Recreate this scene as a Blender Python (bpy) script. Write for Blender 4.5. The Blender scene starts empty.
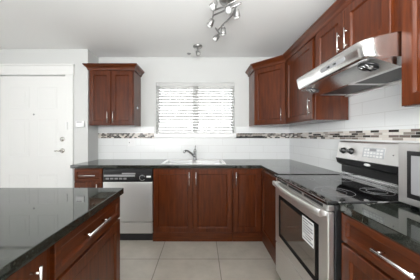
import bpy, bmesh, math, random
from mathutils import Vector, Matrix
C = bpy.context.scene
random.seed(7)
PI = math.pi

# ------------------------------------------------------------------ camera, sky, light, exposure
cam_d = bpy.data.cameras.new('camera'); cam = bpy.data.objects.new('camera', cam_d); C.collection.objects.link(cam)
cam.location = (0, 0, 1.256); cam.rotation_euler = (PI/2, 0, 0)
cam_d.sensor_width = 36.0; cam_d.sensor_fit = 'HORIZONTAL'
cam_d.lens = 36.0*201/420
cam_d.shift_x = (210-202)/420; cam_d.shift_y = -(140-136.3)/420
cam_d.clip_start = 0.02
C.camera = cam
w = bpy.data.worlds.new('sky'); C.world = w; w.use_nodes = True
bg = w.node_tree.nodes['Background']; bg.inputs[0].default_value = (0.93, 0.97, 1.0, 1); bg.inputs[1].default_value = 3.5
def portal(name, loc, rot, sx, sy):
    l = bpy.data.lights.new(name, 'AREA'); l.shape = 'RECTANGLE'; l.size = sx; l.size_y = sy
    l.cycles.is_portal = True
    o = bpy.data.objects.new(name, l); o.location = loc; o.rotation_euler = rot; C.collection.objects.link(o)
def area(name, loc, rot, sx, sy, power, col=(1, 1, 1)):
    l = bpy.data.lights.new(name, 'AREA'); l.shape = 'RECTANGLE'; l.size = sx; l.size_y = sy; l.energy = power; l.color = col
    o = bpy.data.objects.new(name, l); o.location = loc; o.rotation_euler = rot; C.collection.objects.link(o)
portal('kitchen_window_portal', (-0.10, 3.16, 1.68), (-PI/2, 0, 0), 1.1, 0.74)
area('balcony_daylight', (-2.1, -3.55, 1.25), (PI/2, 0, 0), 2.6, 2.2, 20, (1, 0.995, 0.98))
area('side_window_daylight', (-4.15, -1.5, 1.3), (0, -PI/2, 0), 2.1, 2.5, 30, (0.98, 0.99, 1))
area('added_ceiling_fill', (0.1, -0.55, 1.55), (PI-0.42, 0, 0), 0.9, 0.9, 88, (0.985, 1, 0.99))  # unseen fill lamp added to brighten the ceiling, not a fitting of the room
sun_d = bpy.data.lights.new('sun', 'SUN'); sun_d.energy = 4.0; sun_d.angle = 0.01; sun_d.color = (1, 0.96, 0.9)
sun = bpy.data.objects.new('sun', sun_d); sun.rotation_euler = (math.radians(42), 0, math.radians(-18)); sun.location = (0, -6, 8); C.collection.objects.link(sun)
vs = C.view_settings; vs.view_transform = 'Standard'; vs.look = 'None'; vs.gamma = 1; vs.use_curve_mapping = False
vs.exposure = 0.42

# ------------------------------------------------------------------ materials
MATS = {}
def mat(name, col, rough=0.5, metal=0.0, coat=0.0, spec=0.5, coat_rough=0.1):
    m = bpy.data.materials.new(name); m.use_nodes = True
    b = m.node_tree.nodes['Principled BSDF']
    b.inputs['Base Color'].default_value = (*col, 1); b.inputs['Roughness'].default_value = rough
    b.inputs['Metallic'].default_value = metal; b.inputs['Coat Weight'].default_value = coat
    b.inputs['Coat Roughness'].default_value = coat_rough
    b.inputs['Specular IOR Level'].default_value = spec
    MATS[name] = m
    return m
def nodes(m): return m.node_tree.nodes, m.node_tree.links, m.node_tree.nodes['Principled BSDF']
def coords(m, scale, rot=(0, 0, 0), loc=(0, 0, 0)):
    N, L, B = nodes(m)
    tc = N.new('ShaderNodeTexCoord'); mp = N.new('ShaderNodeMapping')
    mp.inputs['Scale'].default_value = scale; mp.inputs['Rotation'].default_value = rot; mp.inputs['Location'].default_value = loc
    L.new(tc.outputs['Object'], mp.inputs['Vector'])
    return mp.outputs['Vector']
def noise(m, vec, scale, detail=4, rough=0.55):
    N, L, B = nodes(m)
    n = N.new('ShaderNodeTexNoise'); n.inputs['Scale'].default_value = scale; n.inputs['Detail'].default_value = detail
    n.inputs['Roughness'].default_value = rough
    L.new(vec, n.inputs['Vector']); return n.outputs['Fac']
def ramp(m, fac, stops):
    N, L, B = nodes(m)
    r = N.new('ShaderNodeValToRGB'); e = r.color_ramp.elements
    while len(e) < len(stops): e.new(0.5)
    for k, (p, c) in enumerate(stops): e[k].position = p; e[k].color = (*c, 1)
    L.new(fac, r.inputs['Fac']); return r.outputs['Color']
def bump(m, h, strength, dist=0.002):
    N, L, B = nodes(m)
    b = N.new('ShaderNodeBump'); b.inputs['Strength'].default_value = strength; b.inputs['Distance'].default_value = dist
    L.new(h, b.inputs['Height']); L.new(b.outputs['Normal'], B.inputs['Normal'])
def base(m, out): m.node_tree.links.new(out, nodes(m)[2].inputs['Base Color'])

def wood(name, dark, lite, sc, rough=0.5, coat=0.85):
    m = mat(name, dark, rough, spec=0.08, coat=coat, coat_rough=0.22)
    nodes(m)[2].inputs['Coat IOR'].default_value = 1.42
    f = noise(m, coords(m, sc), 3.0, 6, 0.6)
    base(m, ramp(m, f, [(0.30, dark), (0.72, lite)]))
    bump(m, f, 0.05, 0.001)
    return m
WV = wood('cherry_wood', (0.050, 0.0092, 0.0013), (0.118, 0.0240, 0.0034), (14, 14, 1.2))
WH = wood('cherry_wood_level_grain', (0.050, 0.0092, 0.0013), (0.118, 0.0240, 0.0034), (1.2, 1.2, 14))
W = {'v': WV, 'h': WH}

def granite():
    m = mat('black_granite', (0.01, 0.01, 0.01), 0.035, spec=1.0)
    nodes(m)[2].inputs['IOR'].default_value = 1.5
    v = coords(m, (1, 1, 1))
    f = noise(m, v, 150, 4, 0.75)
    base(m, ramp(m, f, [(0.36, (0.006, 0.007, 0.006)), (0.54, (0.022, 0.026, 0.021)), (0.70, (0.085, 0.092, 0.075))]))
    return m
GR = granite()

def paint(name, col, rough=0.6):
    m = mat(name, col, rough)
    bump(m, noise(m, coords(m, (1, 1, 1)), 120, 2), 0.03, 0.001)
    return m
WALL = paint('pale_grey_wall_paint', (0.62, 0.625, 0.615), 0.55)
CEIL = paint('ceiling_paint', (0.88, 0.88, 0.875), 0.75)
WHITE = mat('white_gloss_paint', (0.80, 0.80, 0.785), 0.35)

def tile(name, wdt, hgt, axis, mortar, c1, c2, cm, rough, offset, loc=(0, 0, 0), strength=0.25):
    """brick texture laid in the wall's own plane; axis = (u, v) letters of the object axes"""
    m = mat(name, c1, rough)
    N, L, B = nodes(m)
    tc = N.new('ShaderNodeTexCoord'); sp = N.new('ShaderNodeSeparateXYZ'); cb = N.new('ShaderNodeCombineXYZ')
    L.new(tc.outputs['Object'], sp.inputs[0])
    for k, a in enumerate(axis):
        ad = N.new('ShaderNodeMath'); ad.operation = 'ADD'; ad.inputs[1].default_value = loc[k]
        L.new(sp.outputs['XYZ'.index(a)], ad.inputs[0]); L.new(ad.outputs[0], cb.inputs[k])
    br = N.new('ShaderNodeTexBrick'); br.offset = offset; br.squash = 1.0
    br.inputs['Scale'].default_value = 1.0; br.inputs['Brick Width'].default_value = wdt; br.inputs['Row Height'].default_value = hgt
    br.inputs['Mortar Size'].default_value = mortar; br.inputs['Mortar Smooth'].default_value = 0.1
    br.inputs['Color1'].default_value = (*c1, 1); br.inputs['Color2'].default_value = (*c2, 1); br.inputs['Mortar'].default_value = (*cm, 1)
    L.new(cb.outputs[0], br.inputs['Vector'])
    inv = N.new('ShaderNodeMath'); inv.operation = 'SUBTRACT'; inv.inputs[0].default_value = 1.0
    L.new(br.outputs['Fac'], inv.inputs[1])
    bump(m, inv.outputs[0], strength, 0.002)
    return m, br
def white_tile(name, axis, loc):
    m, br = tile(name, 0.406, 0.103, axis, 0.0022, (0.80, 0.81, 0.81), (0.82, 0.83, 0.83), (0.70, 0.70, 0.69), 0.14, 0.5, loc)
    base(m, br.outputs['Color']); return m
TB = white_tile('white_wall_tile_facing_front', 'XZ', (10.05, -0.914 + 1.03))
TR = white_tile('white_wall_tile_facing_side', 'YZ', (10.14, -0.914 + 1.03))
def mosaic(name, axis, wdt, pal):
    m, br = tile(name, wdt, 0.0185, axis, 0.0012, (0, 0, 0), (1, 1, 1), (0.5, 0.5, 0.5), 0.18, 0.37, (10, -1.228 + 0.0185*60), 0.3)
    N, L, B = nodes(m)
    r = ramp(m, br.outputs['Color'], pal)
    r.node.color_ramp.interpolation = 'CONSTANT'
    mx = N.new('ShaderNodeMix'); mx.data_type = 'RGBA'; mx.inputs[7].default_value = (0.60, 0.58, 0.55, 1)
    L.new(br.outputs['Fac'], mx.inputs[0]); L.new(r, mx.inputs[6]); base(m, mx.outputs[2])
    return m
MB_ = mosaic('mosaic_strip_facing_front', 'XZ', 0.038, [(0.0, (0.015, 0.011, 0.009)), (0.24, (0.05, 0.032, 0.025)), (0.33, (0.16, 0.125, 0.11)), (0.46, (0.62, 0.56, 0.50)), (0.62, (0.34, 0.30, 0.27)), (0.74, (0.70, 0.66, 0.61)), (0.9, (0.12, 0.10, 0.09))])
MR_ = mosaic('mosaic_strip_side_glare', 'YZ', 0.075, [(0.0, (0.03, 0.022, 0.018)), (0.22, (0.17, 0.13, 0.11)), (0.36, (0.66, 0.60, 0.55)), (0.55, (0.42, 0.37, 0.33)), (0.64, (0.72, 0.68, 0.63)), (0.86, (0.27, 0.23, 0.20))])  # same mosaic with a paler palette: glare on the glass put into its colours
def floor_tile():
    m, br = tile('beige_floor_tile', 0.611, 0.611, 'XY', 0.0042, (0.39, 0.358, 0.31), (0.415, 0.382, 0.332), (0.17, 0.15, 0.13), 0.28, 0.0,
                 (0.441 + 0.611*10, -2.057 + 0.611*20), 0.2)
    N, L, B = nodes(m)
    f = noise(m, coords(m, (1, 1, 1)), 6, 5, 0.6)
    rp = ramp(m, f, [(0.3, (0.86, 0.86, 0.86)), (0.7, (1.06, 1.06, 1.06))])
    mx = N.new('ShaderNodeMix'); mx.data_type = 'RGBA'; mx.blend_type = 'MULTIPLY'; mx.inputs[0].default_value = 1
    L.new(br.outputs['Color'], mx.inputs[6]); L.new(rp, mx.inputs[7]); base(m, mx.outputs[2])
    return m
FLOOR = floor_tile()

def steel(name, col, rough, sc):
    m = mat(name, col, rough, 1.0)
    f = noise(m, coords(m, sc), 40, 3)
    bump(m, f, 0.06, 0.0006)
    N, L, B = nodes(m)
    mr = N.new('ShaderNodeMapRange'); mr.inputs[3].default_value = rough*0.8; mr.inputs[4].default_value = rough*1.25
    L.new(f, mr.inputs[0]); L.new(mr.outputs[0], B.inputs['Roughness'])
    return m
STEEL = steel('brushed_steel', (0.90, 0.89, 0.88), 0.34, (1, 1, 14))
STEELV = steel('brushed_steel_upright_grain', (0.84, 0.835, 0.825), 0.42, (14, 14, 1))
HSTEEL = steel('satin_hood_steel', (0.78, 0.77, 0.76), 0.19, (14, 1, 14))
NICKEL = mat('satin_nickel', (0.74, 0.72, 0.69), 0.24, 1.0)
CHROME = mat('chrome', (0.45, 0.45, 0.46), 0.15, 1.0)
BOWL = mat('sink_bowl_steel', (0.52, 0.52, 0.52), 0.28, 1.0)
POLISH = mat('polished_steel', (0.72, 0.72, 0.73), 0.06, 1.0)
BRASSY = mat('brushed_nickel_fixture', (0.44, 0.435, 0.43), 0.34, 1.0)
BLACK = mat('black_plastic', (0.012, 0.012, 0.013), 0.3)
MATTE = mat('matt_black_trim', (0.008, 0.008, 0.008), 0.6, spec=0.1)
BLACKG = mat('black_glass', (0.006, 0.006, 0.007), 0.04, spec=1.0)
nodes(BLACKG)[2].inputs['IOR'].default_value = 1.8
OVENGLASS = mat('brown_tinted_oven_glass', (0.085, 0.072, 0.058), 0.05, spec=1.0)
nodes(OVENGLASS)[2].inputs['IOR'].default_value = 2.4
DARK = mat('charcoal_enamel', (0.02, 0.02, 0.021), 0.35)
GREY = mat('grey_plastic', (0.30, 0.30, 0.31), 0.4)
LGREY = mat('pale_grey_print', (0.55, 0.56, 0.58), 0.35)
PRINT = mat('grey_ink', (0.16, 0.16, 0.17), 0.6)
PAPER = mat('white_paper', (0.84, 0.84, 0.83), 0.6)
VINYL = mat('white_vinyl', (0.84, 0.84, 0.84), 0.35)
SLAT = mat('white_blind_slat', (0.86, 0.86, 0.85), 0.4)
FILTER = mat('grease_filter_mesh', (0.10, 0.10, 0.10), 0.45, 0.9)
BULB = mat('frosted_lamp_glass', (0.60, 0.60, 0.59), 0.3)
SIDING = mat("pale_siding", (0.62, 0.62, 0.61), 0.7)
EXTGLASS = mat('house_window_glass', (0.55, 0.57, 0.58), 0.3)
GROUND = mat('pale_concrete', (0.55, 0.54, 0.52), 0.8)
def translucent(m, col, f):
    N, L, B = nodes(m)
    t = N.new('ShaderNodeBsdfTranslucent'); t.inputs[0].default_value = (*col, 1)
    mx = N.new('ShaderNodeMixShader'); mx.inputs[0].default_value = f
    L.new(B.outputs[0], mx.inputs[1]); L.new(t.outputs[0], mx.inputs[2]); L.new(mx.outputs[0], N['Material Output'].inputs[0])
translucent(SLAT, (0.85, 0.85, 0.84), 0.5)
def thin_glass():
    m = bpy.data.materials.new('window_glass'); m.use_nodes = True
    N, L = m.node_tree.nodes, m.node_tree.links
    N.remove(N['Principled BSDF'])
    t = N.new('ShaderNodeBsdfTransparent'); g = N.new('ShaderNodeBsdfGlossy'); g.inputs['Roughness'].default_value = 0.02
    fr = N.new('ShaderNodeFresnel'); fr.inputs[0].default_value = 1.45
    mx = N.new('ShaderNodeMixShader'); L.new(fr.outputs[0], mx.inputs[0]); L.new(t.outputs[0], mx.inputs[1]); L.new(g.outputs[0], mx.inputs[2])
    L.new(mx.outputs[0], N['Material Output'].inputs[0])
    return m
GLASS = thin_glass()

# ------------------------------------------------------------------ helpers
def bx(bm, x0, x1, y0, y1, z0, z1, bev=0.0, seg=2):
    t = bmesh.new()
    r = bmesh.ops.create_cube(t, size=1.0)
    sx, sy, sz = abs(x1-x0), abs(y1-y0), abs(z1-z0)
    for v in t.verts:
        v.co = Vector(((x0+x1)/2 + v.co.x*sx, (y0+y1)/2 + v.co.y*sy, (z0+z1)/2 + v.co.z*sz))
    if bev > 0: bmesh.ops.bevel(t, geom=t.edges[:], offset=min(bev, 0.45*min(sx, sy, sz)), segments=seg, affect='EDGES', profile=0.5)
    merge(bm, t); return bm
def merge(bm, t):
    me = bpy.data.meshes.new('tmp'); t.to_mesh(me); t.free(); bm.from_mesh(me); bpy.data.meshes.remove(me)
def box(x0, x1, y0, y1, z0, z1, bev=0.0): return bx(bmesh.new(), x0, x1, y0, y1, z0, z1, bev)
def frame_of(d):
    d = Vector(d).normalized(); a = Vector((0, 0, 1)) if abs(d.z) < 0.9 else Vector((1, 0, 0))
    u = d.cross(a).normalized(); return u, d.cross(u).normalized()
def tube(bm, pts, r, n=12, caps=True):
    pts = [Vector(p) for p in pts]; rs = r if isinstance(r, (list, tuple)) else [r]*len(pts)
    rings = []; u = None
    for k, p in enumerate(pts):
        d = (pts[min(k+1, len(pts)-1)] - pts[max(k-1, 0)]).normalized()
        if u is None: u, v = frame_of(d)
        else: u = (u - d*u.dot(d)).normalized(); v = d.cross(u).normalized()
        rings.append([bm.verts.new(p + (u*math.cos(2*PI*i/n) + v*math.sin(2*PI*i/n))*rs[k]) for i in range(n)])
    for a, b in zip(rings, rings[1:]):
        for i in range(n): bm.faces.new((a[i], a[(i+1) % n], b[(i+1) % n], b[i])).smooth = True
    if caps: bm.faces.new(rings[0][::-1]); bm.faces.new(rings[-1])
    return bm
def lathe(bm, org, axis, prof, n=24, sq=(1, 1)):
    """prof: list of (radius, distance along axis)"""
    o = Vector(org); d = Vector(axis).normalized(); u, v = frame_of(d)
    rings = []
    for r, h in prof:
        rings.append([bm.verts.new(o + d*h + (u*math.cos(2*PI*i/n)*sq[0] + v*math.sin(2*PI*i/n)*sq[1])*max(r, 1e-4)) for i in range(n)])
    for a, b in zip(rings, rings[1:]):
        for i in range(n): bm.faces.new((a[i], a[(i+1) % n], b[(i+1) % n], b[i])).smooth = True
    bm.faces.new(rings[0][::-1]); bm.faces.new(rings[-1])
    return bm
def prism(bm, poly, axis, a, b):
    """poly: 2-D points in the plane across axis ('X': (y,z), 'Y': (x,z), 'Z': (x,y))"""
    def P(p, t): return {'X': (t, p[0], p[1]), 'Y': (p[0], t, p[1]), 'Z': (p[0], p[1], t)}[axis]
    A = [bm.verts.new(P(p, a)) for p in poly]; B = [bm.verts.new(P(p, b)) for p in poly]
    n = len(poly)
    for i in range(n): bm.faces.new((A[i], A[(i+1) % n], B[(i+1) % n], B[i]))
    bm.faces.new(A[::-1]); bm.faces.new(B)
    return bm
def slab(xs, ys, fill, z0, z1):
    bm = bmesh.new(); V = {}
    def v(i, j, z):
        if (i, j, z) not in V: V[(i, j, z)] = bm.verts.new((xs[i], ys[j], z))
        return V[(i, j, z)]
    nx, ny = len(xs)-1, len(ys)-1
    F = lambda i, j: 0 <= i < nx and 0 <= j < ny and fill(i, j)
    for i in range(nx):
        for j in range(ny):
            if not F(i, j): continue
            bm.faces.new((v(i, j, z1), v(i+1, j, z1), v(i+1, j+1, z1), v(i, j+1, z1)))
            bm.faces.new((v(i, j, z0), v(i, j+1, z0), v(i+1, j+1, z0), v(i+1, j, z0)))
            for (di, dj, p, q) in ((-1, 0, (i, j+1), (i, j)), (1, 0, (i+1, j), (i+1, j+1)), (0, -1, (i, j), (i+1, j)), (0, 1, (i+1, j+1), (i, j+1))):
                if not F(i+di, j+dj): bm.faces.new((v(*p, z0), v(*q, z0), v(*q, z1), v(*p, z1)))
    return bm
def smooth_sweep(bm, path, prof, closed=False):
    """path: (x, y) points; prof: (outward offset, z). Mitred sweep; outward is to the right of the path."""
    P = [Vector((x, y)) for x, y in path]; n = len(P); rings = []
    for k in range(n):
        d0 = (P[k]-P[k-1]).normalized() if k > 0 else None
        d1 = (P[k+1]-P[k]).normalized() if k < n-1 else None
        n0 = Vector((d0.y, -d0.x)) if d0 else None; n1 = Vector((d1.y, -d1.x)) if d1 else None
        if n0 is None: m = n1
        elif n1 is None: m = n0
        else:
            m = (n0+n1); m = m/(m.dot(n0))
        rings.append([bm.verts.new((P[k].x + m.x*o, P[k].y + m.y*o, z)) for o, z in prof])
    for a, b in zip(rings, rings[1:]):
        for i in range(len(prof)): bm.faces.new((a[i], a[(i+1) % len(prof)], b[(i+1) % len(prof)], b[i]))
    bm.faces.new(rings[0][::-1]); bm.faces.new(rings[-1])
    return bm
def world_loc(o):
    p = Vector(o.location)
    while o.parent: o = o.parent; p += Vector(o.location)
    return p
def obj(name, bm, m, parent=None, label=None):
    bmesh.ops.recalc_face_normals(bm, faces=bm.faces[:])
    me = bpy.data.meshes.new(name)
    o = bpy.data.objects.new(name, me); C.collection.objects.link(o)
    if parent is not None:
        o.parent = parent; off = world_loc(parent)
        for v in bm.verts: v.co -= off
    bm.to_mesh(me); bm.free(); me.materials.append(m)
    if label: o['label'] = label
    return o
def thing(name, label, cat, loc=(0, 0, 0), group=None):
    o = bpy.data.objects.new(name, None); o.empty_display_size = 0.1; C.collection.objects.link(o); o.location = loc
    o['label'] = label; o['category'] = cat
    if group: o['group'] = group
    return o
def tag(o, label, cat, group=None):
    o['label'] = label; o['category'] = cat
    if group: o['group'] = group
    return o
def struct(name, bm, m, label, cat='setting', parent=None):
    o = obj(name, bm, m, parent); o['kind'] = 'structure'; o['label'] = label; o['category'] = cat
    return o
def panel_bm(org, ud, wd, width, height, t=0.020, fw=0.058, rec=0.013, bevel=0.003):
    """framed front: org = lower corner on the carcass face, ud along width, wd outwards, z up"""
    o = Vector(org); u = Vector(ud).normalized(); wv = Vector(wd).normalized(); z = Vector((0, 0, 1))
    steps = [(0, 0), (0, t-bevel), (bevel, t), (fw-0.004, t), (fw, t-0.002), (fw+0.006, t-rec), (fw+0.010, t-rec)]
    bm = bmesh.new(); rings = []
    for ins, d in steps:
        rings.append([bm.verts.new(o + u*a + z*b + wv*d) for a, b in ((ins, ins), (width-ins, ins), (width-ins, height-ins), (ins, height-ins))])
    for a, b in zip(rings, rings[1:]):
        for i in range(4): bm.faces.new((a[i], a[(i+1) % 4], b[(i+1) % 4], b[i]))
    bm.faces.new(rings[0][::-1]); bm.faces.new(rings[-1])
    return bm
def bar_handle(parent, mid, along, out, length, r=0.0052, stand=0.032, label=None):
    m = Vector(mid); a = Vector(along).normalized(); w_ = Vector(out).normalized()
    bm = bmesh.new()
    c = m + w_*stand
    tube(bm, [c - a*length/2, c + a*length/2], r)
    for s in (-1, 1):
        q = m + a*s*(length/2 - 0.022)
        tube(bm, [q, q + w_*stand], r*0.72)
    return obj('handle', bm, NICKEL, parent, label)
def front(kind, parent, org, ud, wd, width, height, handle=None, fw=0.058, grain='v'):
    """a door or drawer front on a cabinet; handle = (u, v, 'v'|'h', length)"""
    d = obj(kind, panel_bm(org, ud, wd, width, height, fw=fw), W[grain], parent)
    if handle:
        hu, hv, hd, ln = handle
        p = Vector(org) + Vector(ud).normalized()*hu + Vector((0, 0, hv)) + Vector(wd).normalized()*0.020
        bar_handle(d, p, (0, 0, 1) if hd == 'v' else ud, wd, ln, 0.0052 if hd == 'v' else 0.0068)
    return d

# ------------------------------------------------------------------ the room
XR, YB, ZC = 1.31, 3.0, 2.434
XN, YD = -1.543, 2.72                       # nook corner, entry-door wall
XL, YF = -4.2, -3.6
struct('floor', box(XL, XR+0.15, YF, YB+0.2, -0.1, 0), FLOOR, 'beige square floor tiles with thin dark joints', 'floor')
struct('ceiling', box(XL, XR+0.15, YF, YB+0.2, ZC, ZC+0.12), CEIL, 'plain white ceiling', 'ceiling')
WX0, WX1, WZ0, WZ1 = -0.687, 0.485, 1.293, 2.055
b = bmesh.new()
bx(b, XN, WX0, YB, YB+0.2, 0, ZC); bx(b, WX1, XR, YB, YB+0.2, 0, ZC); bx(b, WX0, WX1, YB, YB+0.2, 0, WZ0); bx(b, WX0, WX1, YB, YB+0.2, WZ1, ZC)
struct('wall_back', b, WALL, 'pale wall around the window over the sink', 'wall')
struct('wall_right', box(XR, XR+0.15, YF, YB+0.2, 0, ZC), WALL, 'pale wall behind the range and hood', 'wall')
struct('wall_nook', box(XN-0.12, XN, YD+0.13, YB+0.2, 0, ZC), WALL, 'short return wall beside the upper cabinet', 'wall')
DX0, DX1, DZ = -2.755, -1.84, 2.075
b = bmesh.new()
bx(b, XL, DX0-0.01, YD, YD+0.13, 0, ZC); bx(b, DX1+0.01, XN, YD, YD+0.13, 0, ZC); bx(b, DX0-0.01, DX1+0.01, YD, YD+0.13, DZ+0.01, ZC)
struct('wall_entry', b, WALL, 'pale wall around the white entry door', 'wall')
LY0, LY1 = -2.8, -0.2
b = bmesh.new()
bx(b, XL-0.15, XL, YF, LY0, 0, ZC); bx(b, XL-0.15, XL, LY1, YD+0.13, 0, ZC); bx(b, XL-0.15, XL, LY0, LY1, 0, 0.2); bx(b, XL-0.15, XL, LY0, LY1, 2.3, ZC)
struct('wall_left', b, WALL, 'pale wall with a broad window beyond the island', 'wall')
RX0, RX1, RZ0, RZ1 = -3.4, -0.8, 0.08, 2.25
b = bmesh.new()
bx(b, XL, RX0, YF-0.15, YF, 0, ZC); bx(b, RX1, XR+0.15, YF-0.15, YF, 0, ZC); bx(b, RX0, RX1, YF-0.15, YF, 0, RZ0); bx(b, RX0, RX1, YF-0.15, YF, RZ1, ZC)
struct('wall_front', b, WALL, 'wall with the wide balcony window facing the kitchen', 'wall')

# tile splash, part of the walls' finish
TH = 0.008
b = bmesh.new()
bx(b, XN, WX0-0.022, YB-TH, YB, 0.90, 1.400); bx(b, WX1+0.022, XR, YB-TH, YB, 0.90, 1.400); bx(b, WX0-0.022, WX1+0.022, YB-TH, YB, 0.90, 1.236)
struct('trim_1', b, TB, 'white glazed tile splash under the window and cabinets', 'tile')
b = bmesh.new()
bx(b, XR-TH, XR, -0.6, YB-TH, 0.90, 1.400); bx(b, XR-TH, XR, 1.000, 1.775, 1.400, 1.62)
struct('trim_2', b, TR, 'white glazed tile splash behind the range', 'tile')
b = bmesh.new()
bx(b, XN, WX0-0.022, YB-TH-0.003, YB-TH, 1.228, 1.302); bx(b, WX1+0.022, XR-TH, YB-TH-0.003, YB-TH, 1.228, 1.302)
struct('trim_3', b, MB_, 'brown and cream mosaic strip either side of the window', 'tile')
struct('trim_4', box(XR-TH-0.003, XR-TH, -0.6, YB-TH-0.003, 1.228, 1.302), MR_, 'brown and cream mosaic strip behind the range', 'tile')

# entry door with casing
b = bmesh.new()
px = [DX0, DX0+0.115, DX0+0.405, DX0+0.51, DX0+0.80, DX1]
dr = thing('door_1', 'white six panel entry door left of the cabinets', 'door', (DX0, YD+0.03, 0)); dr['kind'] = 'structure'
b = box(DX0, DX1, YD+0.022, YD+0.062, 0.006, DZ, 0.002)
rows = ((0.18, 0.74), (0.98, 1.50), (1.64, 1.93))
for z0, z1 in rows:
    for x0 in (DX0+0.125, DX0+0.515):
        t = panel_bm((x0, YD+0.022, z0), (1, 0, 0), (0, -1, 0), 0.275, z1-z0, t=0.004, fw=0.010, rec=0.0025, bevel=0.002); merge(b, t)
        bx(b, x0+0.05, x0+0.225, YD+0.0185, YD+0.024, z0+0.05, z1-0.05, 0.003)
obj('door_slab', b, WHITE, dr)
yk = YD+0.022
kx = (61-202)*2.72/201
h = lathe(bmesh.new(), (kx+0.004, yk, 1.256-3*2.72/201), (0, -1, 0), [(0.032, 0), (0.032, 0.006), (0.026, 0.014), (0.014, 0.018), (0.012, 0.026), (0.0, 0.028)])
obj('deadbolt', h, NICKEL, dr)
kz = 1.256-14.5*2.72/201
h = lathe(bmesh.new(), (kx+0.004, yk, kz), (0, -1, 0), [(0.033, 0), (0.033, 0.006), (0.022, 0.012), (0.012, 0.02), (0.012, 0.045)])
tube(h, [(kx+0.01, yk-0.047, kz), (kx-0.03, yk-0.05, kz+0.002), (kx-0.07, yk-0.045, kz-0.003)], [0.011, 0.010, 0.008])
obj('door_handle', h, NICKEL, dr)
obj('peephole', lathe(bmesh.new(), ((32.5-202)*2.72/201, yk, 1.256+22*2.72/201), (0, -1, 0), [(0.011, 0), (0.011, 0.004), (0.006, 0.006)], 16), GREY, dr)
b = bmesh.new()
bx(b, DX1+0.002, DX1+0.105, YD-0.022, YD, 0.0, DZ+0.008, 0.004); bx(b, DX0-0.105, DX0-0.002, YD-0.022, YD, 0.0, DZ+0.008, 0.004)
bx(b, DX0-0.115, DX1+0.115, YD-0.026, YD, DZ+0.008, DZ+0.13, 0.004); bx(b, DX0-0.125, DX1+0.122, YD-0.034, YD, DZ+0.13, DZ+0.152, 0.006)
bx(b, DX1-0.012, DX1+0.004, YD+0.0, YD+0.02, 0, DZ, 0.002)
struct('trim_5', b, WHITE, 'white casing around the entry door', 'door casing')
b = bmesh.new()
bx(b, DX1+0.107, XN, YD-0.014, YD, 0, 0.10, 0.004); bx(b, XL, DX0-0.107, YD-0.014, YD, 0, 0.10, 0.004)
struct('baseboard_entry', b, WHITE, 'white skirting on the entry wall', 'baseboard')
struct('baseboard_left', box(XL, XL+0.014, YF, YD-0.014, 0, 0.10, 0.004), WHITE, 'white skirting on the far wall of the room', 'baseboard')

# kitchen window: frame, sashes, panes, sill
wn = thing('window_1', 'double sash white window over the kitchen sink', 'window', (0, YB+0.15, WZ0)); wn['kind'] = 'structure'
y0, y1 = YB+0.115, YB+0.185
b = bmesh.new()
bx(b, WX0, WX0+0.022, y0, y1, WZ0, WZ1, 0.004); bx(b, WX1-0.022, WX1, y0, y1, WZ0, WZ1, 0.004)
bx(b, WX0+0.022, WX1-0.022, y0, y1, WZ0, WZ0+0.03, 0.004); bx(b, WX0+0.022, WX1-0.022, y0, y1, WZ1-0.03, WZ1, 0.004)
obj('window_frame', b, VINYL, wn)
xm = (195.8-202)*3.14/201
obj('mullion', box(xm-0.045, xm+0.045, y0, y1, WZ0+0.03, WZ1-0.03, 0.004), VINYL, wn)
for xa, xb in ((WX0+0.022, xm-0.045), (xm+0.045, WX1-0.022)):
    obj('pane', box(xa, xb, y0+0.032, y0+0.038, WZ0+0.03, WZ1-0.03), GLASS, wn)
b = box(WX0-0.02, WX1+0.02, YB-0.035, YB+0.0, 1.237, WZ0+0.004, 0.004); bx(b, WX0, WX1, YB, y0, WZ0-0.02, WZ0+0.004)
obj('window_sill', b, VINYL, wn)
# balcony window behind the camera
wn2 = thing('window_2', 'wide balcony window lighting the kitchen', 'window', (0, YF-0.08, 0)); wn2['kind'] = 'structure'
b = bmesh.new()
for x in (RX0, RX0+0.867, RX0+1.733, RX1): bx(b, x-0.03 if x > RX0 else x, x+0.03 if x < RX1 else x, YF-0.11, YF-0.05, RZ0, RZ1, 0.004)
bx(b, RX0, RX1, YF-0.11, YF-0.05, RZ0, RZ0+0.05, 0.004); bx(b, RX0, RX1, YF-0.11, YF-0.05, RZ1-0.05, RZ1, 0.004)
obj('window_frame', b, VINYL, wn2)
for k in range(3): obj('pane', box(RX0+0.8667*k+0.03, RX0+0.8667*(k+1)-0.03, YF-0.083, YF-0.077, RZ0+0.05, RZ1-0.05), GLASS, wn2)

wn3 = thing('window_3', 'broad side window beyond the island', 'window', (XL-0.08, -1.5, 0.2)); wn3['kind'] = 'structure'
b = bmesh.new()
for y in (LY0, -1.53, LY1-0.06): bx(b, XL-0.11, XL-0.05, y, y+0.06, 0.2, 2.3, 0.004)
bx(b, XL-0.11, XL-0.05, LY0, LY1, 0.2, 0.25, 0.004); bx(b, XL-0.11, XL-0.05, LY0, LY1, 2.25, 2.3, 0.004)
obj('window_frame', b, VINYL, wn3)
for ya, yb in ((LY0+0.06, -1.53), (-1.47, LY1-0.06)): obj('pane', box(XL-0.083, XL-0.077, ya, yb, 0.25, 2.25), GLASS, wn3)

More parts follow.
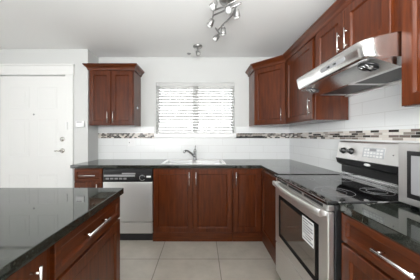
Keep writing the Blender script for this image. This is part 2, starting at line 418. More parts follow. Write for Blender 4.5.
# neighbouring house outside the sink window
nb = thing('house', 'pale neighbouring house seen dimly through the blind', 'house', (0.3, 7.6, -0.4))
b = bmesh.new(); bx(b, -5, 6, 7.6, 9.6, -0.4, 4.6)
for k in range(30): bx(b, -5, 6, 7.585, 7.6, -0.3+k*0.16, -0.3+k*0.16+0.145, 0.004)
obj('wall', b, SIDING, nb)
for x0, x1, z0, z1 in ((-2.3, -0.95, 2.05, 3.3), (0.18, 1.35, 2.05, 3.3), (-0.55, 0.0, 0.4, 1.6)):
    b = bmesh.new()
    for a in (x0, (x0+x1)/2, x1): bx(b, a-0.05, a+0.05, 7.54, 7.6, z0, z1)
    bx(b, x0, x1, 7.54, 7.6, z0-0.05, z0+0.05); bx(b, x0, x1, 7.54, 7.6, z1-0.05, z1+0.05)
    f = obj('window', b, VINYL, nb)
    obj('pane', box(x0+0.05, x1-0.05, 7.56, 7.58, z0+0.05, z1-0.05), EXTGLASS, f)
obj('roof', prism(bmesh.new(), [(7.3, 4.6), (9.9, 4.6), (8.6, 5.6)], 'X', -5.3, 6.3), GREY, nb)
struct('ground', box(-8, 8, 3.25, 12, -0.6, -0.4), GROUND, 'pale ground outside the window', 'ground')

# ------------------------------------------------------------------ window blind
bl = thing('window_blind', 'white horizontal slat blind hanging in the sink window', 'blind', (xm, YB+0.07, WZ0))
xa, xb = WX0+0.004, WX1-0.004
obj('headrail', box(xa, xb, YB+0.006, YB+0.062, WZ1-0.050, WZ1-0.0005, 0.004), SLAT, bl)
b = bmesh.new()
NS = 16; zt = WZ1-0.075
for k in range(NS):
    z = zt - k*0.0425
    a = math.radians(17); c, s = math.cos(a)*0.025, math.sin(a)*0.025
    yc = YB+0.034
    prism(b, [(yc-c, z+s-0.0012), (yc+c, z-s-0.0012), (yc+c, z-s+0.0012), (yc, z+0.0035), (yc-c, z+s+0.0012)], 'X', xa, xb)
obj('slats', b, SLAT, bl)
obj('bottom_rail', box(xa, xb, YB+0.012, YB+0.058, WZ0+0.010, WZ0+0.026, 0.003), SLAT, bl)
b = bmesh.new()
for x in (xa+0.14, (xa+xb)/2-0.13, (xa+xb)/2+0.13, xb-0.14):
    for yy in (YB+0.008, YB+0.060): tube(b, [(x, yy, WZ1-0.06), (x, yy, WZ0+0.02)], 0.0011, 6)
obj('ladder_cords', b, SLAT, bl)
for cxp, zz in ((159.5, 1.256+15*3.03/201), (231, 1.256+11.5*3.03/201)):
    x = (cxp-202)*3.03/201
    cd = obj('pull_cord', tube(bmesh.new(), [(x, YB+0.003, WZ1-0.03), (x, YB+0.002, zz+0.03)], 0.0014, 6), SLAT, bl)
    obj('tassel', lathe(bmesh.new(), (x, YB+0.002, zz+0.035), (0, 0, -1), [(0.003, 0), (0.007, 0.02), (0.010, 0.05), (0.008, 0.055)], 12), GREY, cd)

# ------------------------------------------------------------------ base cabinets, back run
ZT = 0.914; ZS = 0.876                      # worktop top, underside
FY = 2.402                                  # carcass face, back run
def carcass(parent, x0, x1, y0, y1, z0, z1, m=WV): return obj('carcass', box(x0, x1, y0, y1, z0, z1, 0.0015), m, parent)
t = thing('base_cabinet', 'short cherry base cabinet with one drawer left of the dishwasher', 'cabinet', (-1.35, 2.7, 0))
carcass(t, -1.520, -1.181, FY, 2.70, 0.10, ZS)
obj('toe_kick', box(-1.515, -1.183, FY+0.06, 2.68, 0, 0.10), WH, t)
front('drawer', t, (-1.515, FY, 0.722), (1, 0, 0), (0, -1, 0), 0.327, 0.145, (0.1635, 0.0725, 'h', 0.20), fw=0.032, grain='h')
front('door', t, (-1.515, FY, 0.115), (1, 0, 0), (0, -1, 0), 0.327, 0.595, (0.28, 0.50, 'v', 0.16))
t = thing('base_cabinet', 'wide two door cherry cabinet under the sink', 'cabinet', (-0.11, 2.7, 0))
b = bmesh.new()
bx(b, -0.583, -0.565, FY, 2.985, 0.10, ZS); bx(b, 0.345, 0.363, FY, 2.985, 0.10, ZS); bx(b, -0.565, 0.345, FY, 2.985, 0.10, 0.118); bx(b, -0.565, 0.345, 2.97, 2.985, 0.118, ZS)
bx(b, -0.583, 0.363, FY-0.001, FY+0.02, 0.10, ZS)
obj('carcass', b, WV, t)
obj('toe_kick', box(-0.5865, 0.363, FY-0.004, FY+0.02, 0.0, 0.105, 0.002), WH, t)
front('door', t, (-0.575, FY-0.001, 0.120), (1, 0, 0), (0, -1, 0), 0.462, 0.742, (0.425, 0.635, 'v', 0.16))
front('door', t, (-0.107, FY-0.001, 0.120), (1, 0, 0), (0, -1, 0), 0.462, 0.742, (0.037, 0.635, 'v', 0.16))
# corner unit: one front on each run
FX = 0.722
t = thing('corner_base_cabinet', 'cherry corner base cabinet with two doors meeting beside the range', 'cabinet', (1.0, 2.7, 0))
b = bmesh.new(); bx(b, 0.365, 1.30, FY, 2.985, 0.10, ZS, 0.0015); bx(b, FX, 1.30, 1.782, FY, 0.10, ZS, 0.0015)
obj('carcass', b, WV, t)
b = box(0.365, FX+0.01, FY-0.004, FY+0.02, 0, 0.105, 0.002); bx(b, FX-0.004, FX+0.02, 1.785, FY-0.004, 0, 0.105, 0.002)
obj('toe_kick', b, WH, t)
front('door', t, (0.371, FY, 0.120), (1, 0, 0), (0, -1, 0), 0.328, 0.742, (0.030, 0.635, 'v', 0.16))
front('door', t, (FX, FY-0.03, 0.120), (0, -1, 0), (-1, 0, 0), 0.575, 0.742)

# ------------------------------------------------------------------ dishwasher
DWY = 2.400
t = thing('dishwasher', 'stainless dishwasher with black control strip under the back worktop', 'dishwasher', (-0.882, 2.7, 0))
dx0, dx1 = -1.178, -0.588
obj('body', box(dx0, dx1, DWY+0.02, 2.95, 0.02, ZS-0.004, 0.002), DARK, t)
p = obj('control_panel', box(dx0+0.002, dx1-0.002, DWY-0.018, DWY+0.02, 0.716, 0.868, 0.006), BLACK, t)
X = lambda q: (q-202)*2.385/201
Zp = lambda q: 1.256-(q-136.3)*2.385/201
obj('handle_recess', box(dx0+0.01, dx1-0.01, DWY-0.0205, DWY-0.017, 0.838, 0.856, 0.001), DARK, p)
b = bmesh.new(); bx(b, X(104), X(135), DWY-0.0203, DWY-0.017, 0.778, 0.800, 0.001); bx(b, X(122), X(135.5), DWY-0.0203, DWY-0.017, 0.806, 0.822, 0.001)
obj('label_strip', b, GREY, p)
for k in range(5):
    obj('button', box(X(106+4.4*k), X(109.2+4.4*k), DWY-0.024, DWY-0.019, 0.745, 0.765, 0.002), GREY, p)
kd = obj('dial', lathe(bmesh.new(), (X(142.5), DWY-0.018, 0.765), (0, -1, 0), [(0.034, 0), (0.034, 0.004), (0.027, 0.006), (0.022, 0.024), (0.018, 0.026)]), BLACK, p)
b = bmesh.new()
for k in range(14):
    a0 = k*2*PI/16+0.3
    tube(b, [(X(142.5)+math.cos(a)*0.031, DWY-0.023, 0.765+math.sin(a)*0.031) for a in (a0, a0+0.12, a0+0.24)], 0.0022, 6)
obj('dial_marks', b, PAPER, kd)
obj('badge', box(X(146.5), X(151), DWY-0.0215, DWY-0.017, 0.768, 0.788, 0.002), PAPER, p, 'small white badge')
obj('door', box(dx0+0.002, dx1-0.002, DWY-0.016, DWY+0.02, 0.242, 0.712, 0.005), STEELV, t)
obj('kick_panel', box(dx0+0.002, dx1-0.002, DWY-0.012, DWY+0.02, 0.100, 0.230, 0.004), STEELV, t)
obj('toe_kick', box(dx0+0.004, dx1-0.004, DWY+0.03, DWY+0.06, 0.0, 0.100), BLACK, t)

# ------------------------------------------------------------------ back worktop, sink, faucet
xs = [-1.560, XN+0.002, -0.485, 0.275, 0.700, XR-TH-0.001]; ys = [1.778, 2.378, 2.465, 2.865, YB-TH-0.002]
ys = [1.784, 2.378, 2.465, 2.712, 2.865, YB-TH-0.002]
def fl(i, j):
    if j == 0: return i == 4
    if i == 0 and j >= 3: return False
    if i == 2 and j in (2, 3): return False
    return True
o = obj('worktop', slab(xs, ys, fl, ZS, ZT), GR)
tag(o, 'black granite L shaped worktop holding the sink', 'countertop')
bv = o.modifiers.new('edge', 'BEVEL'); bv.width = 0.003; bv.segments = 2; bv.limit_method = 'ANGLE'

sk = thing('sink', 'double bowl stainless sink set into the black worktop', 'sink', (-0.105, 2.66, ZT))
SX0, SX1, SY0, SY1 = -0.505, 0.295, 2.445, 2.915
bw = [(-0.465, -0.125), (-0.085, 0.255)]
xs2 = [SX0, bw[0][0], bw[0][1], bw[1][0], bw[1][1], SX1]; ys2 = [SY0, 2.482, 2.838, SY1]
o = obj('rim', slab(xs2, ys2, lambda i, j: not (j == 1 and i in (1, 3)), ZT+0.0005, ZT+0.007), STEEL, sk)
bv = o.modifiers.new('edge', 'BEVEL'); bv.width = 0.004; bv.segments = 2; bv.limit_method = 'ANGLE'
for xa_, xb_ in bw:
    b = bmesh.new(); rings = []
    for ins, z in ((-0.002, ZT+0.0035), (0.004, ZT-0.004), (0.012, ZT-0.15), (0.05, ZT-0.175)):
        rings.append([b.verts.new((x, y, z)) for x, y in ((xa_+ins, 2.482+ins), (xb_-ins, 2.482+ins), (xb_-ins, 2.838-ins), (xa_+ins, 2.838-ins))])
    for r0, r1 in zip(rings, rings[1:]):
        for i in range(4): b.faces.new((r0[i], r0[(i+1) % 4], r1[(i+1) % 4], r1[i]))
    b.faces.new(rings[-1])
    bo = obj('bowl', b, BOWL, sk)
    obj('drain', lathe(bmesh.new(), ((xa_+xb_)/2, 2.66, ZT-0.176), (0, 0, 1), [(0.042, 0), (0.042, 0.004), (0.03, 0.003), (0.0, 0.002)]), CHROME, bo)
fx, fy = -0.10, 2.877; fz = ZT+0.0065
fc = thing('faucet', 'dark chrome single lever faucet standing behind the sink bowls', 'faucet', (fx, fy, fz))
b = lathe(bmesh.new(), (fx, fy, fz), (0, 0, 1), [(0.034, 0), (0.034, 0.006), (0.026, 0.014), (0.022, 0.02), (0.021, 0.11), (0.024, 0.118), (0.022, 0.14), (0.008, 0.15)])
obj('body', b, CHROME, fc)
b = tube(bmesh.new(), [(fx-0.005, fy-0.01, fz+0.045), (fx-0.05, fy-0.05, fz+0.095), (fx-0.095, fy-0.095, fz+0.132), (fx-0.122, fy-0.12, fz+0.140), (fx-0.138, fy-0.136, fz+0.132), (fx-0.143, fy-0.141, fz+0.108)],
         [0.016, 0.015, 0.014, 0.014, 0.016, 0.016])
obj('spout', b, CHROME, fc)
b = tube(bmesh.new(), [(fx, fy, fz+0.143), (fx+0.003, fy-0.006, fz+0.17), (fx+0.006, fy-0.012, fz+0.205)], [0.012, 0.008, 0.007])
obj('lever', b, CHROME, fc)

# ------------------------------------------------------------------ right base cabinet and worktop
o = obj('worktop', box(0.700, XR-TH-0.001, -0.42, 1.030, ZS, ZT, 0.003), GR)
tag(o, 'black granite worktop carrying the microwave', 'countertop')
t = thing('base_cabinet', 'cherry drawer and door cabinet under the microwave', 'cabinet', (1.0, 0.7, 0))
carcass(t, FX, 1.295, 0.405, 1.026, 0.10, ZS)
obj('toe_kick', box(FX+0.05, 1.29, 0.41, 0.99, 0, 0.10), WH, t)
front('drawer', t, (FX, 1.014, 0.732), (0, -1, 0), (-1, 0, 0), 0.589, 0.138, (0.3015, 0.076, 'h', 0.165), fw=0.034, grain='h')
front('door', t, (FX, 1.014, 0.115), (0, -1, 0), (-1, 0, 0), 0.589, 0.605, (0.50, 0.50, 'v', 0.16))

# ------------------------------------------------------------------ island
o = obj('worktop', box(-1.62, -0.520, 0.02, 1.337, ZS, ZT, 0.003), GR)
tag(o, 'large black granite worktop of the island', 'countertop')
IX = -0.556
t = thing('base_cabinet', 'island cherry cabinet with drawer facing the range', 'cabinet', (-1.0, 1.0, 0))
carcass(t, -1.45, IX, 0.722, 1.325, 0.10, ZS)
obj('toe_kick', box(-1.40, IX-0.06, 0.722, 1.27, 0, 0.10), WH, t)
front('drawer', t, (IX, 0.735, 0.728), (0, 1, 0), (1, 0, 0), 0.582, 0.138, (0.262, 0.080, 'h', 0.205), fw=0.034, grain='h')
front('door', t, (IX, 0.735, 0.115), (0, 1, 0), (1, 0, 0), 0.582, 0.600)
t = thing('base_cabinet', 'island cherry cabinet with tall door and upright handle', 'cabinet', (-1.0, 0.4, 0))
carcass(t, -1.45, IX, 0.06, 0.720, 0.10, ZS)
obj('toe_kick', box(-1.40, IX-0.06, 0.06, 0.720, 0, 0.10), WH, t)
front('door', t, (IX, 0.08, 0.115), (0, 1, 0), (1, 0, 0), 0.605, 0.752, (0.548, 0.655, 'v', 0.16))

# ------------------------------------------------------------------ range
SY = (1.034, 1.778)
t = thing('range', 'stainless electric range with glass cooktop between the worktops', 'range', (1.0, 1.39, 0))
bf = 0.685
obj('body', box(bf, 1.295, SY[0], SY[1], 0.03, 0.898, 0.003), DARK, t)
b = box(0.640, 1.285, SY[0]-0.001, SY[1]+0.001, 0.899, 0.921, 0.006)
ct = obj('cooktop', b, BLACKG, t)
for cx_, cy_, r_ in ((0.80, 1.22, 0.105), (0.80, 1.59, 0.082), (1.06, 1.22, 0.082), (1.06, 1.59, 0.105)):
    b = bmesh.new(); 
    for rr in (r_, r_*0.62): tube(b, [(cx_+rr*math.cos(a), cy_+rr*math.sin(a), 0.9211) for a in [2*PI*k/40 for k in range(41)]], 0.0009, 5)
    obj('burner_ring', b, GREY, ct)
obj('cooktop_edge', box(0.642, 1.20, SY[1]-0.030, SY[1]+0.002, 0.915, 0.9235, 0.001), MATTE, ct)
# vent strip under the cooktop lip
b = box(0.652, bf, SY[0]+0.004, SY[1]-0.004, 0.868, 0.898, 0.003)
vp = obj('vent_trim', b, STEEL, t)
b = bmesh.new()
for k in range(3): bx(b, 0.6505, 0.655, SY[0]+0.05+k*0.23, SY[0]+0.25+k*0.23, 0.876, 0.892, 0.002)
obj('vent_slot', b, BLACK, vp)
od = obj('oven_door', box(0.648, bf-0.002, SY[0]+0.002, SY[1]-0.002, 0.338, 0.864, 0.006), STEELV, t)
obj('window_border', box(0.6455, 0.655, 1.116, 1.69, 0.420, 0.765, 0.002), MATTE, od)
b = bmesh.new(); bx(b, 0.6445, 0.650, 1.150, 1.655, 0.455, 0.735, 0.001)
og = obj('oven_window', b, OVENGLASS, od)
lb = obj('energy_label', box(0.6432, 0.6448, 1.160, 1.290, 0.606, 0.752), PAPER, od, 'white printed label on the oven glass')
b = bmesh.new()
for k, (f0, f1) in enumerate(((0.06, 0.94), (0.06, 0.55), (0.06, 0.9), (0.06, 0.94), (0.06, 0.7), (0.06, 0.94), (0.3, 0.8), (0.06, 0.94))):
    z = 0.738 - k*0.0165
    bx(b, 0.6427, 0.6436, 1.290-0.13*f1, 1.290-0.13*f0, z-0.0035, z+0.0035)
obj('print_lines', b, PRINT, lb)
b = bmesh.new(); rings = []
HYA, HYB = SY[1]-0.022, SY[0]+0.022
for k in range(17):
    f = k/16; yy = HYA + (HYB-HYA)*f; xo = 0.616 - 0.020*math.sin(PI*f)
    rings.append([b.verts.new((xo+dx, yy, 0.850+dz)) for dx, dz in ((0.0, 0.013), (0.003, 0.018), (0.016, 0.020), (0.019, 0.0), (0.016, -0.018), (0.003, -0.018), (-0.002, -0.010), (-0.002, 0.005))])
for r0, r1 in zip(rings, rings[1:]):
    for i in range(8): b.faces.new((r0[i], r0[(i+1) % 8], r1[(i+1) % 8], r1[i])).smooth = True
b.faces.new(rings[0][::-1]); b.faces.new(rings[-1])
for yy in (HYA-0.014, HYB+0.014): bx(b, 0.628, 0.652, yy-0.013, yy+0.013, 0.834, 0.866, 0.004)
obj('oven_handle', b, STEELV, od)
obj('warming_drawer', box(0.650, bf-0.002, SY[0]+0.002, SY[1]-0.002, 0.075, 0.328, 0.006), STEELV, t)
obj('toe_kick', box(0.72, 0.74, SY[0]+0.01, SY[1]-0.01, 0.0, 0.07), BLACK, t)
# backguard
bgx = 1.188
b = prism(bmesh.new(), [(bgx, 1.068), (bgx+0.024, 1.205), (bgx+0.037, 1.216), (1.298, 1.216), (1.298, 1.068)], 'Y', SY[0], SY[1])
bk = obj('control_panel', b, STEEL, t)
b = prism(bmesh.new(), [(bgx-0.003, 1.068), (bgx+0.004, 1.075), (1.298, 1.075), (1.298, 1.012), (bgx+0.035, 1.012), (bgx+0.008, 1.03)], 'Y', SY[0]-0.002, SY[1]+0.002)
tr = obj('panel_trim', b, DARK, t)
obj('badge', lathe(bmesh.new(), (bgx-0.001, 1.444, 1.050), (-1, 0, 0), [(0.014, 0), (0.014, 0.003), (0.010, 0.004)], 20, (2.0, 0.75)), PAPER, tr, 'small oval white badge')
rz = obj('backguard_riser', box(1.238, 1.298, SY[0]+0.003, SY[1]-0.003, 0.921, 1.012), POLISH, t)
obj('vent_panel', box(1.232, 1.240, SY[0]+0.003, SY[1]-0.003, 0.951, 1.012, 0.001), BLACK, rz)
obj('rear_rail', box(1.230, 1.240, SY[0]+0.002, SY[1]-0.002, 0.921, 0.938, 0.002), POLISH, t)
nx = Vector((-1, 0, 0.17)).normalized()
for yy in (1.703, 1.614, 1.175, 1.085):
    px_ = bgx + 0.022*(1.136-1.068)/0.127
    kb = obj('knob', lathe(bmesh.new(), (px_, yy, 1.136), nx, [(0.026, 0), (0.026, 0.004), (0.021, 0.006), (0.018, 0.024), (0.015, 0.026)]), BLACK, bk)
    obj('pointer', tube(bmesh.new(), [Vector((px_, yy, 1.136))+nx*0.027 + Vector((0, 0, 0.004)), Vector((px_, yy, 1.136))+nx*0.027+Vector((0.002, 0, 0.016))], 0.002, 6), PAPER, kb)
def slanted(y0, y1, z0, z1, d):
    f = lambda z: bgx + 0.022*(z-1.068)/0.127
    b = bmesh.new(); prism(b, [(f(z0)-d, z0), (f(z1)-d, z1), (f(z1)+0.003, z1), (f(z0)+0.003, z0)], 'Y', y0, y1); return b
ds = obj('display', slanted(1.322, 1.498, 1.104, 1.174, 0.002), LGREY, bk)
b = bmesh.new()
for r in range(3):
    for c_ in range(6):
        if r == 2 and c_ in (2, 3): continue
        merge(b, slanted(1.333+c_*0.0265, 1.352+c_*0.0265, 1.110+r*0.021, 1.123+r*0.021, 0.003))
obj('buttons', b, PAPER, ds)
merge_b = slanted(1.388, 1.44, 1.152, 1.168, 0.0034)
obj('clock_window', merge_b, GREY, ds)
obj('indicator', lathe(bmesh.new(), (bgx+0.011, 1.258, 1.136), nx, [(0.004, 0), (0.004, 0.003)], 10), GREY, bk)

# ------------------------------------------------------------------ microwave
t = thing('microwave', 'stainless microwave oven on the worktop right of the range', 'microwave', (1.14, 0.76, ZT))
MX = 0.985; MY0, MY1 = 0.515, 1.012
MY1 = 1.010
obj('body', box(MX+0.02, 1.285, MY0, MY1, 0.930, 1.222, 0.005), STEEL, t)
d = obj('door', box(MX, MX+0.02, MY0+0.12, MY1, 0.930, 1.222, 0.004), STEEL, t)
obj('window_border', box(MX-0.0025, MX+0.006, MY0+0.15, MY1-0.045, 0.962, 1.186, 0.002), BLACK, d)
obj('window', box(MX-0.004, MX+0.004, MY0+0.175, MY1-0.066, 0.985, 1.165, 0.001), GREY, d)
kp = obj('keypad', box(MX, MX+0.02, MY0, MY0+0.117, 0.930, 1.222, 0.004), DARK, t)
for r in range(4):
    for c_ in range(3): obj('button', box(MX-0.002, MX+0.003, MY0+0.015+c_*0.032, MY0+0.038+c_*0.032, 0.965+r*0.032, 0.985+r*0.032, 0.001), GREY, kp)
for xx in (MX+0.04, 1.25):
    for yy in (MY0+0.04, MY1-0.04): obj('foot', lathe(bmesh.new(), (xx, yy, ZT), (0, 0, 1), [(0.014, 0), (0.016, 0.017)], 14), BLACK, t)

# ------------------------------------------------------------------ upper cabinets
UZ0, UZ1 = 1.402, 2.164
UX = 1.006; UD = 0.020                       # carcass face on the right run, door thickness
CR = [(0.0, 2.140), (0.014, 2.140), (0.016, 2.152), (0.024, 2.170), (0.042, 2.188), (0.050, 2.198), (0.056, 2.200), (0.056, 2.215), (0.0, 2.215)]
t = thing('wall_cabinet', 'two door cherry wall cabinet left of the window', 'cabinet', (-1.21, 2.84, UZ0))
LY = 2.695
carcass(t, -1.513, -0.912, LY, 2.998, UZ0, UZ1)
for x0, hu in ((-1.503, 0.252), (-1.209, 0.034)):
    front('door', t, (x0, LY, UZ0+0.012), (1, 0, 0), (0, -1, 0), 0.287, 0.714, (hu, 0.095, 'v', 0.15), fw=0.056)
b = smooth_sweep(bmesh.new(), [(-1.513, 2.70), (-1.513, LY-0.004), (-0.912, LY-0.004), (-0.912, 2.998)], [(-o, z) if False else (o, z) for o, z in CR])
obj('crown', b, WH, t)
o = obj('cabinet_bumper', lathe(bmesh.new(), (-0.912, 2.83, 1.256+28.3*2.83/201), (1, 0, 0), [(0.014, 0), (0.014, 0.006), (0.009, 0.010)], 16), VINYL)
tag(o, 'small round white hook stuck to the cabinet side left of the window', 'hook')

t = thing('corner_wall_cabinet', 'diagonal cherry wall cabinet in the corner right of the window', 'cabinet', (1.1, 2.8, UZ0))
A = (0.700, 2.690); B_ = (UX, 2.390)
obj('carcass', prism(bmesh.new(), [(0.700, 2.998), A, B_, (1.298, 2.390), (1.298, 2.998)], 'Z', UZ0, UZ1), WV, t)
dv = (Vector(B_)-Vector(A)); L_ = dv.length; du = Vector((dv.x, dv.y, 0)).normalized(); dw = Vector((dv.y, -dv.x, 0)).normalized()
front('door', t, (A[0]+du.x*0.012, A[1]+du.y*0.012, UZ0+0.012), du, dw, L_-0.024, 0.714, (L_-0.024-0.036, 0.104, 'v', 0.15), fw=0.056)
t = thing('wall_cabinet', 'single door cherry wall cabinet left of the hood', 'cabinet', (1.15, 2.08, UZ0))
carcass(t, UX, 1.298, 1.782, 2.388, UZ0, UZ1)
front('door', t, (UX, 2.356, UZ0+0.012), (0, -1, 0), (-1, 0, 0), 0.558, 0.714, (0.540, 0.108, 'v', 0.15), fw=0.056)
OZ = 1.782
t = thing('wall_cabinet', 'low two door cherry wall cabinet above the hood', 'cabinet', (1.15, 1.39, OZ))
carcass(t, UX, 1.298, 1.002, 1.780, OZ, UZ1)
front('door', t, (UX, 1.745, OZ+0.012), (0, -1, 0), (-1, 0, 0), 0.342, 0.344, (0.326, 0.122, 'v', 0.14), fw=0.056)
front('door', t, (UX, 1.395, OZ+0.012), (0, -1, 0), (-1, 0, 0), 0.342, 0.344, (0.046, 0.122, 'v', 0.14), fw=0.056)
t = thing('wall_cabinet', 'cherry wall cabinet above the microwave', 'cabinet', (1.15, 0.7, UZ0))
carcass(t, UX, 1.298, 0.40, 1.000, UZ0, UZ1)
front('door', t, (UX, 0.996, UZ0+0.002), (0, -1, 0), (-1, 0, 0), 0.585, 0.726, (0.55, 0.095, 'v', 0.15), fw=0.056)
b = smooth_sweep(bmesh.new(), [(0.700, 2.998), (0.700, 2.690-0.002), (UX-0.003, 2.390-0.002), (UX-0.003, 0.40)], CR)
tag(obj('crown_molding', b, WH), 'long cherry crown molding along the top of the right hand cabinets', 'molding')

# ------------------------------------------------------------------ hood
HY0, HY1 = 1.004, 1.778
t = thing('range_hood', 'stainless under cabinet hood hanging above the range', 'hood', (1.0, 1.39, 1.6))
b = bmesh.new(); rings = []
for z, xf, rr in ((1.656, 0.842, 0.055), (1.660, 0.832, 0.062), (1.668, 0.828, 0.062), (1.738, 0.811, 0.062), (1.748, 0.814, 0.062), (1.760, 0.845, 0.056), (1.772, 0.90, 0.05), (1.780, 0.97, 0.02)):
    o_ = [(1.298, HY1), (1.08, HY1)]
    o_ += [(xf+rr-rr*math.sin(PI/2*k/8), HY1-rr+rr*math.cos(PI/2*k/8)) for k in range(9)]
    o_ += [(xf+rr-rr*math.cos(PI/2*k/8), HY0+rr-rr*math.sin(PI/2*k/8)) for k in range(9)]
    o_ += [(1.08, HY0), (1.298, HY0)]
    rings.append([b.verts.new((x, y, z)) for x, y in o_])
n_ = len(rings[0])
for r0, r1 in zip(rings, rings[1:]):
    for i in range(n_): b.faces.new((r0[i], r0[(i+1) % n_], r1[(i+1) % n_], r1[i])).smooth = 2 <= i < n_-3
b.faces.new(rings[0][::-1]); b.faces.new(rings[-1])
sh = obj('shell', b, HSTEEL, t)
pn = obj('lamp_pan', prism(bmesh.new(), [(0.862, 1.657), (1.0, 1.613), (1.03, 1.613), (1.03, 1.657)], 'Y', HY0+0.014, HY1-0.014), HSTEEL, t)
obj('rear_flange', box(1.262, 1.298, HY0+0.002, HY1-0.002, 1.602, 1.657), STEEL, t)
for yy in (HY0+0.001, HY1-0.021): obj('end_panel', box(1.0, 1.262, yy, yy+0.013, 1.614, 1.657), FILTER, t)
for ya, yb in ((HY0+0.022, 1.388), (1.392, HY1-0.022)):
    f = obj('grease_filter', box(1.032, 1.258, ya, yb, 1.617, 1.632, 0.002), FILTER, t)
    for q in (ya, yb-0.014): obj('filter_frame', box(1.034, 1.256, q, q+0.014, 1.614, 1.620), STEEL, f)
ux = Vector((1, 0, -0.319)).normalized(); nd = Vector((-0.319, 0, -1)).normalized()
def und(x): return 1.657-(x-0.862)*0.319
for yy in (1.11, 1.67):
    c_ = Vector((0.918, yy, und(0.918)))
    lm = obj('hood_lamp', lathe(bmesh.new(), c_+nd*-0.002, nd, [(0.048, 0), (0.048, 0.006), (0.040, 0.008), (0.036, 0.003), (0.0, 0.003)]), DARK, t)
    obj('bulb', lathe(bmesh.new(), c_+Vector((0.005, -0.012, 0)), nd, [(0.010, 0), (0.012, 0.008), (0.006, 0.013)], 12), BULB, lm)
    b = bmesh.new()
    for q in (-0.022, 0, 0.022): tube(b, [c_+ux*-0.04+Vector((0, q, 0))+nd*0.008, c_+ux*0.04+Vector((0, q, 0))+nd*0.008], 0.0025, 6)
    obj('lamp_grille', b, CHROME, lm)
fn = Vector((-0.972, 0, -0.236)); fu = Vector((-0.236, 0, 0.972))
cc = Vector((0.8195, 1.27, 1.703))
b = bmesh.new(); pr = []
for k in range(24):
    a = 2*PI*k/24; yo = math.cos(a)*0.014 + (0.105 if math.cos(a) > 0 else -0.105); zo = math.sin(a)*0.014
    pr.append((yo, zo))
va = [b.verts.new(cc + Vector((0, y, 0)) + fu*z + fn*0.0025) for y, z in pr]; vb = [b.verts.new(cc + Vector((0, y, 0)) + fu*z - fn*0.003) for y, z in pr]
for k in range(24): b.faces.new((va[k], va[(k+1) % 24], vb[(k+1) % 24], vb[k]))
b.faces.new(va); b.faces.new(vb[::-1])
cp = obj('switch_panel', b, GREY, t)
for yo in (-0.03, 0.03):
    p_ = cc + Vector((0, yo, 0)) + fn*0.002
    obj('switch', tube(bmesh.new(), [p_-Vector((0, 0.012, 0)), p_+Vector((0, 0.012, 0))], 0.006, 8), BLACK, cp)

# ------------------------------------------------------------------ small wall and ceiling fittings
o = obj('knife_rack', box((234.6-202)*2.98/201, (262.5-202)*2.98/201, YB-0.030, YB-TH-0.003, 1.231, 1.258, 0.003), BLACK)
tag(o, 'narrow black bar fixed to the tile wall right of the window', 'rack')
t = thing('alarm_keypad', 'white keypad box on the wall beside the door casing', 'keypad', ((79.5-202)*2.7/201, YD, 1.42))
kx0, kx1 = (75.6-202)*2.7/201, (84-202)*2.7/201
p = obj('body', box(kx0, kx1, YD-0.022, YD, 1.378, 1.462, 0.004), VINYL, t)
obj('screen', box(kx0+0.014, kx1-0.03, YD-0.0235, YD-0.02, 1.441, 1.453, 0.001), GREY, p)
o = obj('door_guard', box((65.9-202)*2.7/201, (67.8-202)*2.7/201, YD-0.040, YD-0.022, 1.345, 1.445, 0.004), VINYL)
tag(o, 'small white latch guard on the door casing', 'latch')
t = thing('outlet', 'white double outlet plate on the tile left of the sink', 'outlet', ((131.5-202)*3/201, YB-TH, 1.165))
ox = (131.5-202)*2.99/201
p = obj('plate', box(ox-0.058, ox+0.058, YB-TH-0.006, YB-TH, 1.105, 1.220, 0.003), VINYL, t)
for q in (-0.028, 0.028):
    obj('socket', box(ox+q-0.017, ox+q+0.017, YB-TH-0.008, YB-TH-0.004, 1.128, 1.197, 0.002), VINYL, p)
obj('switch_light', box(ox-0.035, ox-0.022, YB-TH-0.0095, YB-TH-0.006, 1.156, 1.170, 0.001), PRINT, p)

# single spot by the window
sx, sy = (197.7-202)*2.63/201, 2.63
t = thing('ceiling_spotlight', 'small single nickel spotlight on the ceiling near the window', 'ceiling light', (sx, sy, ZC))
obj('canopy', lathe(bmesh.new(), (sx, sy, ZC), (0, 0, -1), [(0.062, 0), (0.062, 0.008), (0.052, 0.020), (0.018, 0.028), (0.010, 0.03)]), BRASSY, t)
obj('stem', tube(bmesh.new(), [(sx, sy, ZC-0.025), (sx, sy, ZC-0.06), (sx+0.008, sy-0.01, ZC-0.075)], 0.008), BRASSY, t)
h = obj('lamp_head', lathe(bmesh.new(), (sx-0.01, sy+0.012, ZC-0.062), (0.35, -0.5, -0.8), [(0.012, 0), (0.022, 0.008), (0.030, 0.045), (0.031, 0.058), (0.026, 0.058), (0.02, 0.045)]), BRASSY, t)
obj('bulb', lathe(bmesh.new(), (sx-0.01, sy+0.012, ZC-0.062), (0.35, -0.5, -0.8), [(0.020, 0.046), (0.024, 0.055), (0.015, 0.064)], 16), BULB, h)
o = obj('sprinkler_cap', lathe(bmesh.new(), ((189-202)*2.86/201, 2.86, ZC), (0, 0, -1), [(0.030, 0), (0.030, 0.004), (0.022, 0.010), (0.006, 0.018)], 20), GREY)
tag(o, 'tiny round grey ceiling cap beyond the single spotlight', 'sprinkler')

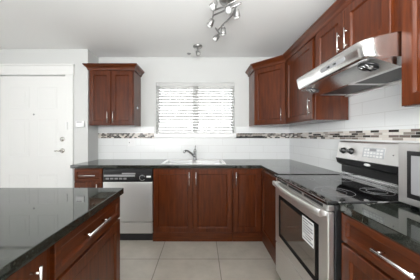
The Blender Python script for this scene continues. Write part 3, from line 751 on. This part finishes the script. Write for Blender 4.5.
# multi head rail light
def ceil_pt(px, py, z):
    y = (z-1.256)*201/(136.3-py); return Vector(((px-202)*y/201, y, z))
t = thing('track_light', 'nickel rail light with several adjustable spot heads on the ceiling', 'ceiling light', (0.2, 1.76, ZC))
cpt = ceil_pt(227, 3, 2.40)
obj('canopy', lathe(bmesh.new(), (cpt.x, cpt.y, ZC), (0, 0, -1), [(0.068, 0), (0.068, 0.012), (0.058, 0.028), (0.02, 0.04), (0.012, 0.045)]), BRASSY, t)
ZR = 2.335
def P_(a, b_, z=ZR): return ceil_pt(a, b_, z)
b = bmesh.new()
tube(b, [P_(212.8, 15.6), P_(227, 9.7), P_(241.5, 3)], 0.0075, 8)
tube(b, [P_(214, 10.2), P_(226, 5.8), P_(240, -2)], 0.0075, 8)
tube(b, [P_(213, 16.5), P_(213.5, 9), P_(216.5, -4)], 0.006, 8)
tube(b, [Vector((cpt.x, cpt.y, ZC-0.03)), P_(226.5, 8.2)], 0.010, 8)
obj('rail', b, BRASSY, t)
b = bmesh.new(); tube(b, [P_(221, 26.5), P_(227, 21), P_(233.3, 13.5)], 0.0075, 8); tube(b, [P_(233.3, 13.5), P_(236, 6)], 0.006, 8)
tube(b, [P_(215.5, 28.2), P_(220, 34.5)], 0.0075, 8); tube(b, [P_(217.5, 31), P_(221.5, 26.2)], 0.006, 8)
obj('lower_rail', b, BRASSY, t)
heads = [((213.0, 16.0), (-0.35, 0.25, -0.6)), ((219.0, 33.0), (-0.45, -0.1, -0.5)), ((223.5, 24.5), (0.0, 0.2, -0.7)), ((236.5, 5.5), (0.10, 0.25, -0.8)), ((229, 6.0), (-0.1, -0.5, -0.5)), ((216, -1), (-0.3, -0.2, -0.6))]
for (a, c_), d in heads:
    p = P_(a, c_); d = Vector(d).normalized(); q = p + Vector((0, 0, -0.022))
    b = tube(bmesh.new(), [p, q, q+d*0.012], 0.006, 8)
    lathe(b, q, d, [(0.010, 0.004), (0.020, 0.010), (0.024, 0.03), (0.029, 0.055), (0.029, 0.066), (0.025, 0.066), (0.02, 0.056)], 16)
    h = obj('lamp_head', b, BRASSY, t)
    obj('bulb', lathe(bmesh.new(), q, d, [(0.018, 0.057), (0.024, 0.064), (0.025, 0.074), (0.012, 0.082)], 14), BULB, h)
